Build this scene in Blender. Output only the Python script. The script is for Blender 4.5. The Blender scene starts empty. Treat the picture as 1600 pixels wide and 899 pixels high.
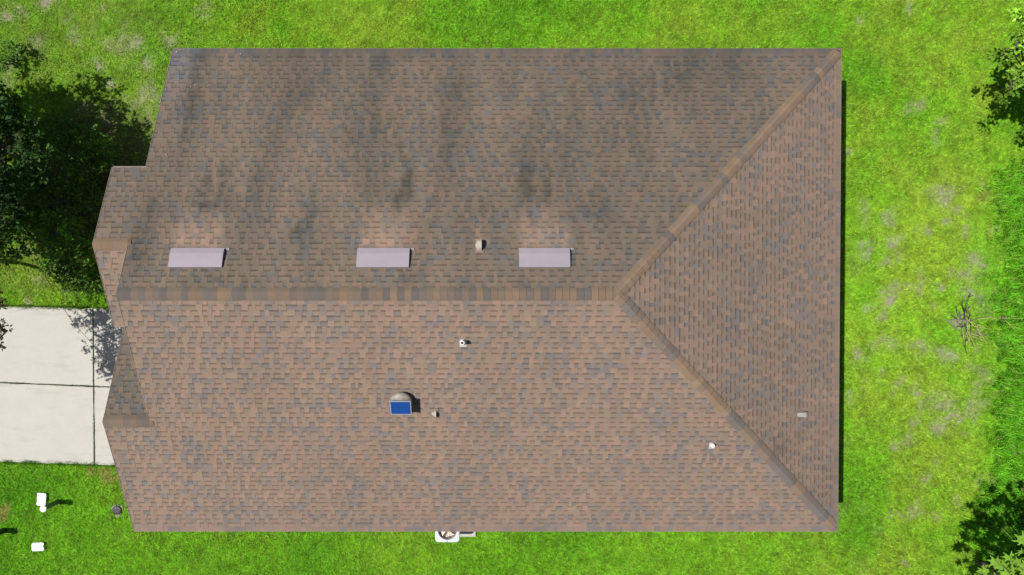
import bpy, bmesh, math, random
import numpy as np
from mathutils import Vector, Matrix, noise as mn
rnd = random.Random(7); NR = np.random.default_rng(11)
R = math.radians
S = bpy.context.scene
COL = S.collection

# ------------------------------------------------------------------ camera, sky, sun, exposure
F_PX, CAM_H, TILT = 1067.0, 21.4, math.atan((449.5 - 433.0) / 1067.0)
cam = bpy.data.cameras.new('drone_camera'); cam.lens = 24.0; cam.sensor_width = 36.0
cam.clip_start = 0.1; cam.clip_end = 2000
co = bpy.data.objects.new('drone_camera', cam); COL.objects.link(co)
co.location = (0, 0, CAM_H); co.rotation_euler = (-TILT, 0, 0)
S.camera = co
S.render.resolution_x = 1024; S.render.resolution_y = 575

SUN_EL = math.atan(1 / 0.54); SUN_AZ = R(4.0)          # sun in the picture's left, a touch towards its top
sdir = Vector((-math.cos(SUN_EL) * math.cos(SUN_AZ), math.cos(SUN_EL) * math.sin(SUN_AZ), math.sin(SUN_EL)))
w = bpy.data.worlds.new('World'); S.world = w; w.use_nodes = True
nt = w.node_tree; nt.nodes.clear()
sky = nt.nodes.new('ShaderNodeTexSky'); sky.sky_type = 'NISHITA'; sky.sun_disc = False
sky.sun_elevation = SUN_EL; sky.sun_rotation = math.atan2(sdir.x, sdir.y)
bg = nt.nodes.new('ShaderNodeBackground'); bg.inputs[1].default_value = 0.05
wo = nt.nodes.new('ShaderNodeOutputWorld')
nt.links.new(sky.outputs[0], bg.inputs[0]); nt.links.new(bg.outputs[0], wo.inputs[0])
sl = bpy.data.lights.new('sun', 'SUN'); sl.energy = 4.3; sl.angle = R(0.53); sl.color = (1.0, 0.955, 0.89)
so = bpy.data.objects.new('sun', sl); COL.objects.link(so)
so.rotation_euler = sdir.to_track_quat('Z', 'Y').to_euler(); so.location = sdir * 60
S.view_settings.view_transform = 'Standard'; S.view_settings.look = 'None'
S.view_settings.exposure = 0.35; S.view_settings.gamma = 1.0

def at(px, py, z=0.0):
    """world point at height z seen at a photograph pixel (1600 x 899)"""
    c, s = math.cos(TILT), math.sin(TILT)
    a = (px - 800) / F_PX; b = (449.5 - py) / F_PX
    d = Vector((a, -s + b * c, -c - b * s)); k = (z - CAM_H) / d.z
    return Vector((d.x * k, d.y * k, z))

# ------------------------------------------------------------------ helpers
def link(o, parent=None):
    COL.objects.link(o)
    if parent: o.parent = parent
    return o
def tag(o, label=None, cat=None, group=None, kind=None):
    for k, v in (('label', label), ('category', cat), ('group', group), ('kind', kind)):
        if v: o[k] = v
    return o
def empty(name, loc=(0, 0, 0)):
    o = bpy.data.objects.new(name, None); o.location = loc; o.empty_display_size = .2
    return link(o)
def mesh_obj(name, verts, faces, mat, parent=None, cols=None, loc=None, smooth=False):
    me = bpy.data.meshes.new(name); me.from_pydata([tuple(v) for v in verts], [], faces); me.materials.append(mat)
    if cols is not None:
        at_ = me.color_attributes.new('tint', 'FLOAT_COLOR', 'CORNER')
        buf = np.array([(*c, 1.0) for f in cols for c in f], dtype=np.float32).ravel()
        at_.data.foreach_set('color', buf)
    if smooth: me.polygons.foreach_set('use_smooth', [True] * len(me.polygons))
    me.update()
    o = bpy.data.objects.new(name, me)
    if loc is not None: o.location = loc
    return link(o, parent)
class MB:
    """collects shapes into one mesh"""
    def __init__(s): s.v = []; s.f = []
    def add(s, vs, fs):
        n = len(s.v); s.v += [tuple(v) for v in vs]; s.f += [tuple(i + n for i in f) for f in fs]; return s
    def box(s, x0, x1, y0, y1, z0, z1):
        return s.add([(x0,y0,z0),(x1,y0,z0),(x1,y1,z0),(x0,y1,z0),(x0,y0,z1),(x1,y0,z1),(x1,y1,z1),(x0,y1,z1)],
                     [(3,2,1,0),(4,5,6,7),(0,1,5,4),(1,2,6,5),(2,3,7,6),(3,0,4,7)])
    def prism(s, pts, d):
        n = len(pts); d = Vector(d); a = [Vector(p) for p in pts]; b = [p + d for p in a]
        return s.add(a + b, [tuple(range(n)), tuple(range(2*n-1, n-1, -1))] + [(i, i+n, (i+1) % n + n, (i+1) % n) for i in range(n)])
    def tube(s, pts, rads, n=7, cap=True):
        pts = [Vector(p) for p in pts]; rings = []
        if not hasattr(rads, '__len__'): rads = [rads] * len(pts)
        for i, p in enumerate(pts):
            d = (pts[min(i+1, len(pts)-1)] - pts[max(i-1, 0)])
            d = d.normalized() if d.length > 1e-9 else Vector((0,0,1))
            a = d.orthogonal().normalized() if abs(d.z) < .95 else Vector((1,0,0)).cross(d).normalized()
            b = d.cross(a)
            rings.append([p + (a*math.cos(2*math.pi*k/n) + b*math.sin(2*math.pi*k/n))*rads[i] for k in range(n)])
        fs = []
        for i in range(len(pts)-1):
            for k in range(n): fs.append((i*n+k, i*n+(k+1) % n, (i+1)*n+(k+1) % n, (i+1)*n+k))
        if cap: fs += [tuple(range(n-1, -1, -1)), tuple(range((len(pts)-1)*n, len(pts)*n))]
        return s.add([q for r in rings for q in r], fs)
    def lathe(s, c, prof, n=20, M=None):
        vs = []; c = Vector(c)
        for (r, z) in prof:
            for k in range(n):
                p = Vector((r*math.cos(2*math.pi*k/n), r*math.sin(2*math.pi*k/n), z))
                vs.append(c + (M @ p if M else p))
        m = len(prof)
        fs = [(i*n+k, i*n+(k+1) % n, (i+1)*n+(k+1) % n, (i+1)*n+k) for i in range(m-1) for k in range(n)]
        fs += [tuple(range(n-1, -1, -1)), tuple(range((m-1)*n, m*n))]
        return s.add(vs, fs)
    def build(s, name, mat, parent=None, smooth=False, loc=None):
        return mesh_obj(name, s.v, s.f, mat, parent, loc=loc, smooth=smooth)

# ------------------------------------------------------------------ materials
def mat(name, col, rough=.7, metal=0, nscale=0, namt=0, bump=0, bscale=None, attr=None, spec=.5, transl=0):
    m = bpy.data.materials.new(name); m.use_nodes = True; t = m.node_tree; N = t.nodes; L = t.links
    b = N['Principled BSDF']; b.inputs['Roughness'].default_value = rough; b.inputs['Metallic'].default_value = metal
    b.inputs['Specular IOR Level'].default_value = spec
    src = None
    if attr:
        a = N.new('ShaderNodeAttribute'); a.attribute_name = attr; src = a.outputs['Color']
    else:
        r = N.new('ShaderNodeRGB'); r.outputs[0].default_value = (*col, 1); src = r.outputs[0]
    geo = N.new('ShaderNodeNewGeometry')
    if namt:
        for sc, am in ((nscale, namt), (nscale * 7.3, namt * .7)):
            n = N.new('ShaderNodeTexNoise'); n.inputs['Scale'].default_value = sc; n.inputs['Detail'].default_value = 3
            L.new(geo.outputs['Position'], n.inputs['Vector'])
            mr = N.new('ShaderNodeMapRange'); mr.inputs['From Min'].default_value = .25; mr.inputs['From Max'].default_value = .75
            mr.inputs['To Min'].default_value = 1 - am; mr.inputs['To Max'].default_value = 1 + am
            L.new(n.outputs[0], mr.inputs[0])
            mx = N.new('ShaderNodeVectorMath'); mx.operation = 'SCALE'
            L.new(src, mx.inputs[0]); L.new(mr.outputs[0], mx.inputs['Scale']); src = mx.outputs[0]
    L.new(src, b.inputs['Base Color'])
    if bump:
        n = N.new('ShaderNodeTexNoise'); n.inputs['Scale'].default_value = bscale or nscale; n.inputs['Detail'].default_value = 4
        L.new(geo.outputs['Position'], n.inputs['Vector'])
        bp = N.new('ShaderNodeBump'); bp.inputs['Strength'].default_value = bump; bp.inputs['Distance'].default_value = .01
        L.new(n.outputs[0], bp.inputs['Height']); L.new(bp.outputs[0], b.inputs['Normal'])
    if transl:
        tr = N.new('ShaderNodeBsdfTranslucent'); ms = N.new('ShaderNodeMixShader'); ms.inputs[0].default_value = transl
        L.new(src, tr.inputs[0]); L.new(b.outputs[0], ms.inputs[1]); L.new(tr.outputs[0], ms.inputs[2])
        L.new(ms.outputs[0], N['Material Output'].inputs[0])
    return m

M_SHINGLE = mat('asphalt_shingle', (0,0,0), .92, attr='tint', nscale=28, namt=.08, bump=.5, bscale=220, spec=.25)
M_DECK = mat('roof_deck', (.10,.075,.06), .9)
M_TRIM = mat('beige_trim', (.30,.26,.22), .6, nscale=4, namt=.08)
M_DRIP = mat('drip_edge_metal', (.34,.29,.25), .5, nscale=9, namt=.12)
M_WALL = mat('beige_stucco', (.40,.35,.28), .9, nscale=6, namt=.08, bump=.4, bscale=90)
M_VENT = mat('pale_lavender_metal', (.28,.245,.285), .55, nscale=5, namt=.05)
M_GALV = mat('weathered_galvanised_metal', (.38,.34,.29), .5, nscale=14, namt=.22)
M_PIPE = mat('white_pvc', (.72,.70,.68), .45, nscale=20, namt=.10)
M_LEAD = mat('grey_lead_flashing', (.42,.40,.39), .6, nscale=20, namt=.15)
M_BOXV = mat('dull_grey_metal', (.27,.26,.245), .6, nscale=18, namt=.25)
M_FLASH = mat('brown_flashing', (.20,.15,.12), .7, nscale=9, namt=.15)
M_DARK = mat('dark_opening', (.012,.012,.012), .9)
M_DOME = mat('grey_plastic_dome', (.24,.21,.18), .5, nscale=14, namt=.3)
M_FRAME = mat('aluminium_frame', (.55,.57,.60), .35, metal=.5)
M_ACBODY = mat('pale_painted_steel', (.62,.66,.72), .4, nscale=9, namt=.05)
M_ACFAN = mat('fan_blade_metal', (.62,.54,.42), .4, nscale=20, namt=.15)
M_RUST = mat('rusty_brown_hub', (.20,.085,.05), .6, nscale=30, namt=.3)
M_ACIN = mat('shaded_coil_interior', (.16,.11,.08), .8, nscale=30, namt=.3)
M_WIRE = mat('dark_wire', (.12,.12,.13), .4)
M_WHITE = mat('white_plastic', (.86,.86,.88), .4, nscale=12, namt=.04)
M_POST = mat('green_grey_post', (.09,.12,.08), .55, nscale=15, namt=.2)
M_BLACKP = mat('black_green_post', (.012,.03,.018), .5, nscale=15, namt=.2)
M_LID = mat('black_plastic_lid', (.015,.016,.018), .55, nscale=40, namt=.25)
M_SAND = mat('pale_sand', (.26,.24,.20), .95, nscale=25, namt=.3, bump=.6, bscale=60)
M_BARK = mat('tree_bark', (.11,.085,.06), .9, nscale=12, namt=.35, bump=.8, bscale=40)
M_DEADW = mat('grey_dead_wood', (.20,.17,.15), .9, nscale=20, namt=.4, bump=.6, bscale=60)
M_SHADEWOOD = mat('shade_painted_wood', (.03,.028,.022), .9, nscale=20, namt=.4)  # dead wood with the branch's shadow and dark underside painted into its colour
M_STRAW = mat('dry_yellow_straw', (.42,.44,.13), .8, nscale=20, namt=.25)
M_SOIL = mat('joint_soil', (.085,.075,.035), .95, nscale=18, namt=.5, bump=.8, bscale=70)
M_MULCH = mat('grey_mulch', (.11,.115,.125), .95, nscale=14, namt=.5, bump=1, bscale=45)
M_LEAF = mat('tree_leaf', (0,0,0), .62, attr='tint', spec=.18, transl=.25)
M_BLADE = mat('grass_blade', (0,0,0), .75, attr='tint', spec=.12, transl=.3)
M_GROUND = mat('lawn_soil_and_thatch', (0,0,0), .95, attr='tint', nscale=9, namt=.30, bump=1, bscale=40, spec=.1)

def concrete():
    m = mat('driveway_concrete', (.44,.425,.385), .85, nscale=1.3, namt=.035, bump=.35, bscale=120)
    t = m.node_tree; N = t.nodes; L = t.links; b = N['Principled BSDF']
    src = b.inputs['Base Color'].links[0].from_socket
    geo = N.new('ShaderNodeNewGeometry'); mp = N.new('ShaderNodeMapping'); mp.inputs['Scale'].default_value = (.5, 2.2, 1)
    L.new(geo.outputs['Position'], mp.inputs[0])
    n = N.new('ShaderNodeTexNoise'); n.inputs['Scale'].default_value = 1.4; n.inputs['Detail'].default_value = 9; n.inputs['Roughness'].default_value = .7
    L.new(mp.outputs[0], n.inputs['Vector'])
    r = N.new('ShaderNodeValToRGB'); r.color_ramp.elements[0].position = .30; r.color_ramp.elements[0].color = (.84,.845,.84,1)
    r.color_ramp.elements[1].position = .47; r.color_ramp.elements[1].color = (1,1,1,1)
    L.new(n.outputs[0], r.inputs[0])
    mx = N.new('ShaderNodeVectorMath'); mx.operation = 'MULTIPLY'; L.new(src, mx.inputs[0]); L.new(r.outputs[0], mx.inputs[1])
    L.new(mx.outputs[0], b.inputs['Base Color'])
    return m
M_CONC = concrete()
def solar():
    m = mat('blue_solar_cells', (.012,.07,.30), .35)
    t = m.node_tree; N = t.nodes; L = t.links; b = N['Principled BSDF']
    b.inputs['Base Color'].default_value = (.012,.08,.36,1)
    return m
M_SOLAR = mat('blue_solar_cells', (.010,.070,.30), .3)
M_SOLAR2 = mat('dark_blue_cell_line', (.01,.035,.16), .3)

# ------------------------------------------------------------------ the lawn
SOIL = np.array((.25,.225,.165))
G_MAIN = np.array((.190,.450,.020)); G_YEL = np.array((.300,.435,.038)); G_LUSH = np.array((.100,.325,.014)); G_OLIVE = np.array((.22,.31,.050)); G_DRY = np.array((.36,.29,.10))
def vnoise(x, y, sc, seed, octs=3):
    """vectorised value noise, 0..1"""
    out = np.zeros_like(x); amp = 1; tot = 0
    for o in range(octs):
        g = np.random.default_rng(seed + o).random((256, 256)); f = sc * 2**o
        X = x * f + 1000.3; Y = y * f + 1000.7; xi = np.floor(X).astype(int); yi = np.floor(Y).astype(int)
        fx = X - xi; fy = Y - yi; fx = fx*fx*(3-2*fx); fy = fy*fy*(3-2*fy)
        a = g[xi % 256, yi % 256]; b = g[(xi+1) % 256, yi % 256]; c = g[xi % 256, (yi+1) % 256]; d = g[(xi+1) % 256, (yi+1) % 256]
        out += amp * ((a*(1-fx)+b*fx)*(1-fy) + (c*(1-fx)+d*fx)*fy); tot += amp; amp *= .55
    return out / tot
BARE = [(200,62,16),(222,95,14),(75,5,14),(10,25,14),(262,60,12),(155,100,9),(1475,305,16),(1482,345,10),(1445,365,9),(1388,382,10),
        (1400,372,8),(1380,412,9),(1343,382,8),(1345,320,9),(1355,395,7),(1513,362,8),(1530,405,14),(1515,430,12),(1390,476,14),(1380,505,8),
        (1378,540,9),(1440,545,15),(1467,557,12),(1483,553,10),(1435,610,12),(1470,630,18),(1432,618,8),(1432,660,12),(1490,655,16),(1470,665,12),
        (1420,690,12),(1402,692,9),(1448,750,10),(1438,640,8),(1320,240,8),(1420,10,9),(1345,30,8),(1430,165,10),(1475,190,9),(1465,215,9),
        (1380,590,8),(1340,550,8),(1500,325,8),(1525,285,7),(1416,880,10),(110,380,16),(45,395,10),(60,435,12),(95,460,9),(40,470,9),
        (1512,460,12),(1535,470,10),(1500,500,14),(130,172,9),(165,135,10),(1380,340,10),(1465,445,9),(1325,620,7),(1360,480,9)]
DRYP = [(140,742,9),(163,745,13),(175,750,9),(1540,308,10),(5,800,9),(90,420,18)]
YELP = [(1350,520,70),(1400,600,80),(1480,320,60),(1420,420,80),(600,30,90),(1180,30,120),(600,860,80),(640,840,50),(1500,790,30),(400,60,50),(1400,60,90),
        (1340,170,40),(1450,700,70),(1330,420,60),(60,80,50),(1540,40,45),(60,430,60),(1400,870,60),(1530,150,40),(1530,540,50),(1300,860,60),(380,860,70)]
GRASSY = [(1340,280,50),(1380,230,50),(230,800,60),(860,860,80),(100,760,60),(1560,450,40)]
LUSHP = [(1340,250,70),(1500,240,50)]
def blob(x, y, L):
    v = np.zeros_like(x)
    for (px, py, r) in L:
        c = at(px, py, 0); rr = r / 49.8
        v = np.maximum(v, np.exp(-(((x-c.x)**2 + (y-c.y)**2) / (rr*rr)) ** 1.3))
    return v
def edge_x(y):
    """x of the mown edge before the long grass on the picture's right"""
    P = [at(*q) for q in ((1600,240,0),(1535,275,0),(1548,330,0),(1560,400,0),(1552,480,0),(1552,560,0),(1548,640,0),(1540,720,0),(1520,770,0),(1500,830,0),(1530,899,0))]
    ys = [p.y for p in P][::-1]; xs = [p.x for p in P][::-1]
    e = np.interp(y, ys, xs)
    e = np.where(y > P[0].y, P[0].x + .2 + (y - P[0].y) * 2, e)
    return np.where(y < P[-1].y, P[-1].x + (P[-1].y - y) * .5, e)
def lawn_fields(x, y):
    warp = (vnoise(x, y, 2.2, 5) - .5) * .7; warp2 = (vnoise(x, y, 2.2, 9) - .5) * .7
    n1 = vnoise(x, y, .35, 21); n2 = vnoise(x, y, 1.7, 31); n3 = vnoise(x, y, 6.0, 41, 2)
    bare = blob(x + warp, y + warp2, BARE) * np.clip(n3 * 1.9 - .05, 0, 1)
    east = np.clip((x - 10.0) / 1.5, 0, 1) * np.clip((3.5 - y) / 2, 0, 1)
    nw = np.clip((-8 - x) / 2, 0, 1) * np.clip((y + .8) / .6, 0, 1)
    bare = np.maximum(bare, np.clip((n2 - .70 + .05*east + .07*nw) * 6, 0, 1) * np.maximum(east, nw) * .6)
    yel = np.clip(blob(x + warp*2, y + warp2*2, YELP) * .65 + (n1 - .5) * 1.4 + (n2 - .5) * 1.5 + .17 + .06*east, 0, 1)
    dry = blob(x + warp, y + warp2, DRYP) * np.clip(n3 * 2.2 - .1, 0, 1)
    south = np.clip((-6.0 - y) / 1.5, 0, 1) * np.clip((10 - x) / 4, 0, 1)
    lush = np.clip((n1 - .55) * -2 + blob(x, y, LUSHP) * .4 - .15 + .26*south + (n2 - .5) * .9, 0, 1)
    yel = yel * (1 - .55*south)
    e = edge_x(y) + warp * .8
    tall = np.clip((x - e + (n3 - .5) * 1.2) / .5, 0, 1)
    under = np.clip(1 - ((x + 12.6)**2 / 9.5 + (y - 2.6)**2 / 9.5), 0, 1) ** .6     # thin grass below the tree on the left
    return bare, yel, dry, lush, tall, under
def lawn_color(x, y, fine):
    bare, yel, dry, lush, tall, under = lawn_fields(x, y)
    c = G_MAIN[None] * np.ones((len(x), 1))
    def mixc(c, k, f): return c * (1 - f[:, None]) + k[None] * f[:, None]
    c = mixc(c, G_YEL, yel * .75 * (1 - tall)); c = mixc(c, G_LUSH, np.clip(lush * .8, 0, 1))
    nwc = np.clip((-9.0 - x) / 2.5, 0, 1) * np.clip((y + .8) / .6, 0, 1); c = mixc(c, G_OLIVE, nwc * (.05 + .7 * vnoise(x, y, 2.5, 66, 2)))
    c = mixc(c, G_LUSH * 1.1, tall * .8)
    c = mixc(c, G_DRY, dry * .9)
    c = c * (1 + (fine[:, None] - .5) * 1.25)
    return c, bare, tall, under, dry

# ground sheet: fine in view, stretched to the horizon
gx = np.concatenate([[-900,-300,-100,-45], np.linspace(-24, 24, 401), [45,100,300,900]])
gy = np.concatenate([[-900,-300,-100,-40], np.linspace(-15, 15, 251), [40,100,300,900]])
X, Y = np.meshgrid(gx, gy, indexing='ij'); xs, ys = X.ravel(), Y.ravel()
fine = vnoise(xs, ys, 5, 77, 2)
c, bare, tall, under, dry = lawn_color(xs, ys, fine)
c = c * .62
soilc = SOIL[None] * (0.75 + .5 * vnoise(xs, ys, 4, 60)[:, None])
c = c * (1 - bare[:, None]) + soilc * bare[:, None]
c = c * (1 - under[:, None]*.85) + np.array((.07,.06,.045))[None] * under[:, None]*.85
zz = (vnoise(xs, ys, .25, 3) - .5) * .05 + (vnoise(xs, ys, 4, 13) - .5) * .02 - .015
me = bpy.data.meshes.new('lawn'); ni, nj = len(gx), len(gy)
V = np.stack([xs, ys, zz], 1)
ii, jj = np.meshgrid(np.arange(ni-1), np.arange(nj-1), indexing='ij'); a = (ii*nj + jj).ravel()
Fq = np.stack([a, a+nj, a+nj+1, a+1], 1)
def np_mesh(name, V, Fc, mat_, vcol, parent=None):
    me = bpy.data.meshes.new(name); k = Fc.shape[1]
    me.vertices.add(len(V)); me.vertices.foreach_set('co', V.astype(np.float32).ravel())
    me.loops.add(Fc.size); me.loops.foreach_set('vertex_index', Fc.astype(np.int32).ravel())
    me.polygons.add(len(Fc)); me.polygons.foreach_set('loop_start', np.arange(0, Fc.size, k, dtype=np.int32))
    me.update(calc_edges=True); me.materials.append(mat_)
    if vcol is not None:
        A = me.color_attributes.new('tint', 'FLOAT_COLOR', 'POINT')
        A.data.foreach_set('color', np.concatenate([vcol, np.ones((len(V), 1))], 1).astype(np.float32).ravel())
    o = bpy.data.objects.new(name, me); return link(o, parent)
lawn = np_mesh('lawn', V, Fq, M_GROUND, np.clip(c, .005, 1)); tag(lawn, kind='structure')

# driveway corners (concrete slabs with open joints)
DW = dict(N0=at(0,478.5), N1=at(300,486), S0=at(0,721), S1=at(300,730.5), M0=at(0,597.5), M1=at(300,610))
def line(p, q):
    m = (q.y - p.y) / (q.x - p.x); return lambda x: p.y + m * (x - p.x)
dN, dM, dS = line(DW['N0'], DW['N1']), line(DW['M0'], DW['M1']), line(DW['S0'], DW['S1'])
def on_drive(x, y):
    return (x < -9.9) & (y < dN(x) + .02) & (y > dS(x) - .02)
def in_house(x, y):
    return ((x > -8.9) & (x < 8.6) & (y > -6.6) & (y < 5.85)) | ((x > -9.9) & (x <= -8.9) & (y > -6.6) & (y < 2.4))

def blades(n, x0, x1, y0, y1, hmin, hmax, wid, seed, tallmode, lean=.8):
    g = np.random.default_rng(seed)
    x = g.uniform(x0, x1, n); y = g.uniform(y0, y1, n)
    # pull the blades into small tufts
    ca, sa = math.cos(.6), math.sin(.6); rx, ry = x*ca - y*sa, x*sa + y*ca
    fine = .5 * vnoise(rx, ry, 13, 71, 2) + .5 * vnoise(ry, rx, 24, 72, 1); fine = np.clip((fine - .5) * 1.9 + .5, 0, 1)
    keep = ~on_drive(x, y) & ~in_house(x, y)
    c, bare, tall, under, dry = lawn_color(x, y, fine)
    if tallmode: keep &= g.random(n) < tall
    else: keep &= (g.random(n) > tall * .8)
    keep &= g.random(n) > bare * .74
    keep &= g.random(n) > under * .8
    x, y, c, fine = x[keep], y[keep], c[keep], fine[keep]; n = len(x)
    h = g.uniform(hmin, hmax, n) * (.6 + .8 * fine); ang = g.uniform(0, 2*math.pi, n)
    if tallmode:   # long blades lie over in locks that share a direction
        ang = ang * .7 + 2 * math.pi * vnoise(x, y, 2.6, 55, 2) * 1.6
    ln = h * g.uniform(.2, lean, n)
    dx, dy = np.cos(ang), np.sin(ang); wa = ang + math.pi/2 + g.normal(0, .5, n); wx, wy = np.cos(wa)*wid, np.sin(wa)*wid
    z0 = np.full(n, -.01)
    A = np.stack([x - wx, y - wy, z0], 1); B = np.stack([x + wx, y + wy, z0], 1)
    C = np.stack([x + dx*ln, y + dy*ln, h], 1)
    col = c * g.uniform(.72, 1.28, (n, 1)) * (1 + g.normal(0, .05, (n, 3)))
    sp = g.random(n); col = np.where((sp < .06)[:, None], np.array((.42,.52,.14))[None] * g.uniform(.6, 1.1, (n,1)), col)
    if tallmode:
        D1 = np.stack([x + dx*ln*.45 - wx*.9, y + dy*ln*.45 - wy*.9, h*.7], 1); D2 = D1 + np.stack([wx*1.8, wy*1.8, 0*h], 1)
        V = np.stack([A, B, D2, D1, C], 1).reshape(-1, 3); b = np.arange(n) * 5
        Fc = np.concatenate([np.stack([b, b+1, b+2], 1), np.stack([b, b+2, b+3], 1), np.stack([b+3, b+2, b+4], 1)])
        return V, Fc, np.clip(np.repeat(col, 5, 0), .004, .9)
    V = np.stack([A, B, C], 1).reshape(-1, 3); Fc = np.arange(3*n).reshape(-1, 3)
    return V, Fc, np.clip(np.repeat(col, 3, 0), .004, .9)
V1, F1, C1 = blades(1750000, -18.6, 18.6, -11.2, 11.2, .022, .050, .0085, 1, False, lean=2.2)
g1 = np_mesh('lawn_grass', V1, F1, M_BLADE, C1); tag(g1, 'short bright green lawn grass around the brown roofed house', 'grass', kind='stuff')
V2, F2, C2 = blades(260000, 12.5, 18.8, -11.2, 6.5, .07, .20, .010, 2, True, lean=1.2)
g2 = np_mesh('long_grass', V2, F2, M_BLADE, C2); tag(g2, 'longer darker green unmown grass along the right side of the lawn', 'long grass', kind='stuff')

# driveway: soil in the joints, slabs on it
JX = at(147.5, 600).x
def quad_slab(xa, xb, top, bot, z0, z1):
    return [(xa, bot(xa), z0), (xb, bot(xb), z0), (xb, top(xb), z0), (xa, top(xa), z0), (xa, bot(xa), z1), (xb, bot(xb), z1), (xb, top(xb), z1), (xa, top(xa), z1)]
BOXF = [(3,2,1,0),(4,5,6,7),(0,1,5,4),(1,2,6,5),(2,3,7,6),(3,0,4,7)]
dr = mesh_obj('driveway', quad_slab(-26, -9.9, lambda x: dN(x) - .01, lambda x: dS(x) + .01, -.06, .022), BOXF, M_SOIL); tag(dr, kind='structure')
def wob(p0, p1, n, seed, amp):
    r = random.Random(seed)
    return [Vector(p0).lerp(Vector(p1), i/n) + Vector((r.uniform(-amp, amp), r.uniform(-amp, amp), 0)) for i in range(n+1)]
g = .022; k = 0
for xa, xb in ((-26, -21.0), (-21.0, -17.0), (-17.0, JX), (JX, -9.9)):
    for top, bot in ((dN, dM), (dM, dS)):
        x0 = xa + g*.9; x1 = xb - (g*.9 if xb < -10 else 0); k += 1
        tA = lambda x: top(x) - (g if top is dM else 0); bA = lambda x: bot(x) + (g*.9 if bot is dM else 0)
        nseg = max(4, int((x1-x0) * 6)); ny_ = 12
        P = wob((x0, bA(x0), 0), (x1, bA(x1), 0), nseg, k*4+1, .006)[:-1] + wob((x1, bA(x1), 0), (x1, tA(x1), 0), ny_, k*4+2, .005)[:-1] \
            + wob((x1, tA(x1), 0), (x0, tA(x0), 0), nseg, k*4+3, .006)[:-1] + wob((x0, tA(x0), 0), (x0, bA(x0), 0), ny_, k*4+4, .005)[:-1]
        MB().prism([p + Vector((0,0,.045)) for p in P][::-1], (0,0,-.08)).build('slab', M_CONC, dr)
# weeds in the joints and blades leaning over the kerbless edges
g_ = np.random.default_rng(5)
def edge_blades(pts, n, hm, spread, seed):
    g = np.random.default_rng(seed); t = g.random(n); i = g.integers(0, len(pts)-1, n)
    P = np.array(pts); p = P[i] * (1-t[:, None]) + P[i+1] * t[:, None]
    cl = vnoise(p[:, 0], p[:, 1], 3.5, 8, 2); k = g.random(n) < np.clip(cl * 2.2 - .6, 0.05, 1); p = p[k]; n = len(p)
    x = p[:, 0] + g.normal(0, spread, n); y = p[:, 1] + g.normal(0, spread, n)
    h = g.uniform(.02, hm, n); a = g.uniform(0, 6.28, n); wa = a + 1.5
    A = np.stack([x-np.cos(wa)*.007, y-np.sin(wa)*.007, np.full(n, .02)], 1); B = np.stack([x+np.cos(wa)*.007, y+np.sin(wa)*.007, np.full(n, .02)], 1)
    C = np.stack([x+np.cos(a)*h*.8, y+np.sin(a)*h*.8, .03+h], 1)
    col = np.array((.10,.15,.03))[None] * g.uniform(.5, 1.4, (n,1))
    return np.stack([A,B,C],1).reshape(-1,3), np.arange(3*n).reshape(-1,3), np.repeat(col,3,0)
jp = [(-18.5, dM(-18.5)), (-9.9, dM(-9.9))]; jq = [(JX, dN(JX)), (JX, dS(JX))]
Va, Fa, Ca = edge_blades(jp, 5000, .05, .014, 4); Vb, Fb, Cb = edge_blades(jq, 3200, .045, .012, 6)
Vc, Fc_, Cc = edge_blades([(x, dN(x)) for x in np.linspace(-18.5, -9.9, 20)], 9000, .08, .03, 7)
Vd, Fd, Cd = edge_blades([(x, dS(x)) for x in np.linspace(-18.5, -9.9, 20)], 12000, .09, .035, 8)
Cc = Cc * np.array((1.5,2.0,.8)); Cd = Cd * np.array((1.2,2.0,.7))
Vw = np.concatenate([Va,Vb,Vc,Vd]); o2 = len(Va); o3 = o2+len(Vb); o4 = o3+len(Vc)
wd = np_mesh('joint_weeds', Vw, np.concatenate([Fa, Fb+o2, Fc_+o3, Fd+o4]), M_BLADE, np.concatenate([Ca,Cb,Cc,Cd]))
tag(wd, 'weeds and grass growing in the driveway joints and over its edges', 'weeds', kind='stuff')

# ------------------------------------------------------------------ the house
K = 2.75 / 6.6
XW, XE, YR, YN, YS, ZE = -9.22, 8.95, -.40, 6.20, -6.98, 2.70
ZR = ZE + 2.75; XR = 2.45
XEN, YEN, YJOG, YENS = -10.07, .788, 2.768, -1.24           # entry gable
XGA, YGA, YGN = -10.39, -3.68, -.75                       # garage gable
def zN(y): return ZR - (y - YR) * 2.75 / (YN - YR)
def zS(y): return ZR - (YR - y) * 2.75 / (YR - YS)
ZEN, ZGA = zN(YEN), zS(YGA)
house = empty('house', (0, 0, 0))
tag(house, 'single storey beige house under a large weathered brown shingle hip and gable roof', 'house')

SLOPES = {}
def slope(key, o, eu, ev, kk): 
    eu, ev = Vector(eu), Vector(ev); n = (-ev * kk + Vector((0,0,1))).normalized()
    SLOPES[key] = (Vector(o), eu, ev, kk, n)
def SP(key, u, v, h=0.0):
    o, eu, ev, kk, n = SLOPES[key]
    return o + eu*u + ev*v + Vector((0,0,kk*v)) + n*h
slope('N', (0, YN, ZE), (1,0,0), (0,-1,0), 2.75/(YN-YR))          # u = x
slope('S', (0, YS, ZE), (1,0,0), (0,1,0), 2.75/(YR-YS))
slope('E', (XE, 0, ZE), (0,1,0), (-1,0,0), 2.75/(XE-XR))          # u = y
slope('entry', (0, YENS, ZEN - K*(YEN-YENS)), (1,0,0), (0,1,0), K)
slope('garage', (0, YGN, ZGA - K*(YGN-YGA)), (1,0,0), (0,-1,0), K)
WN, WS, WE = YN-YR, YR-YS, XE-XR

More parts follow.
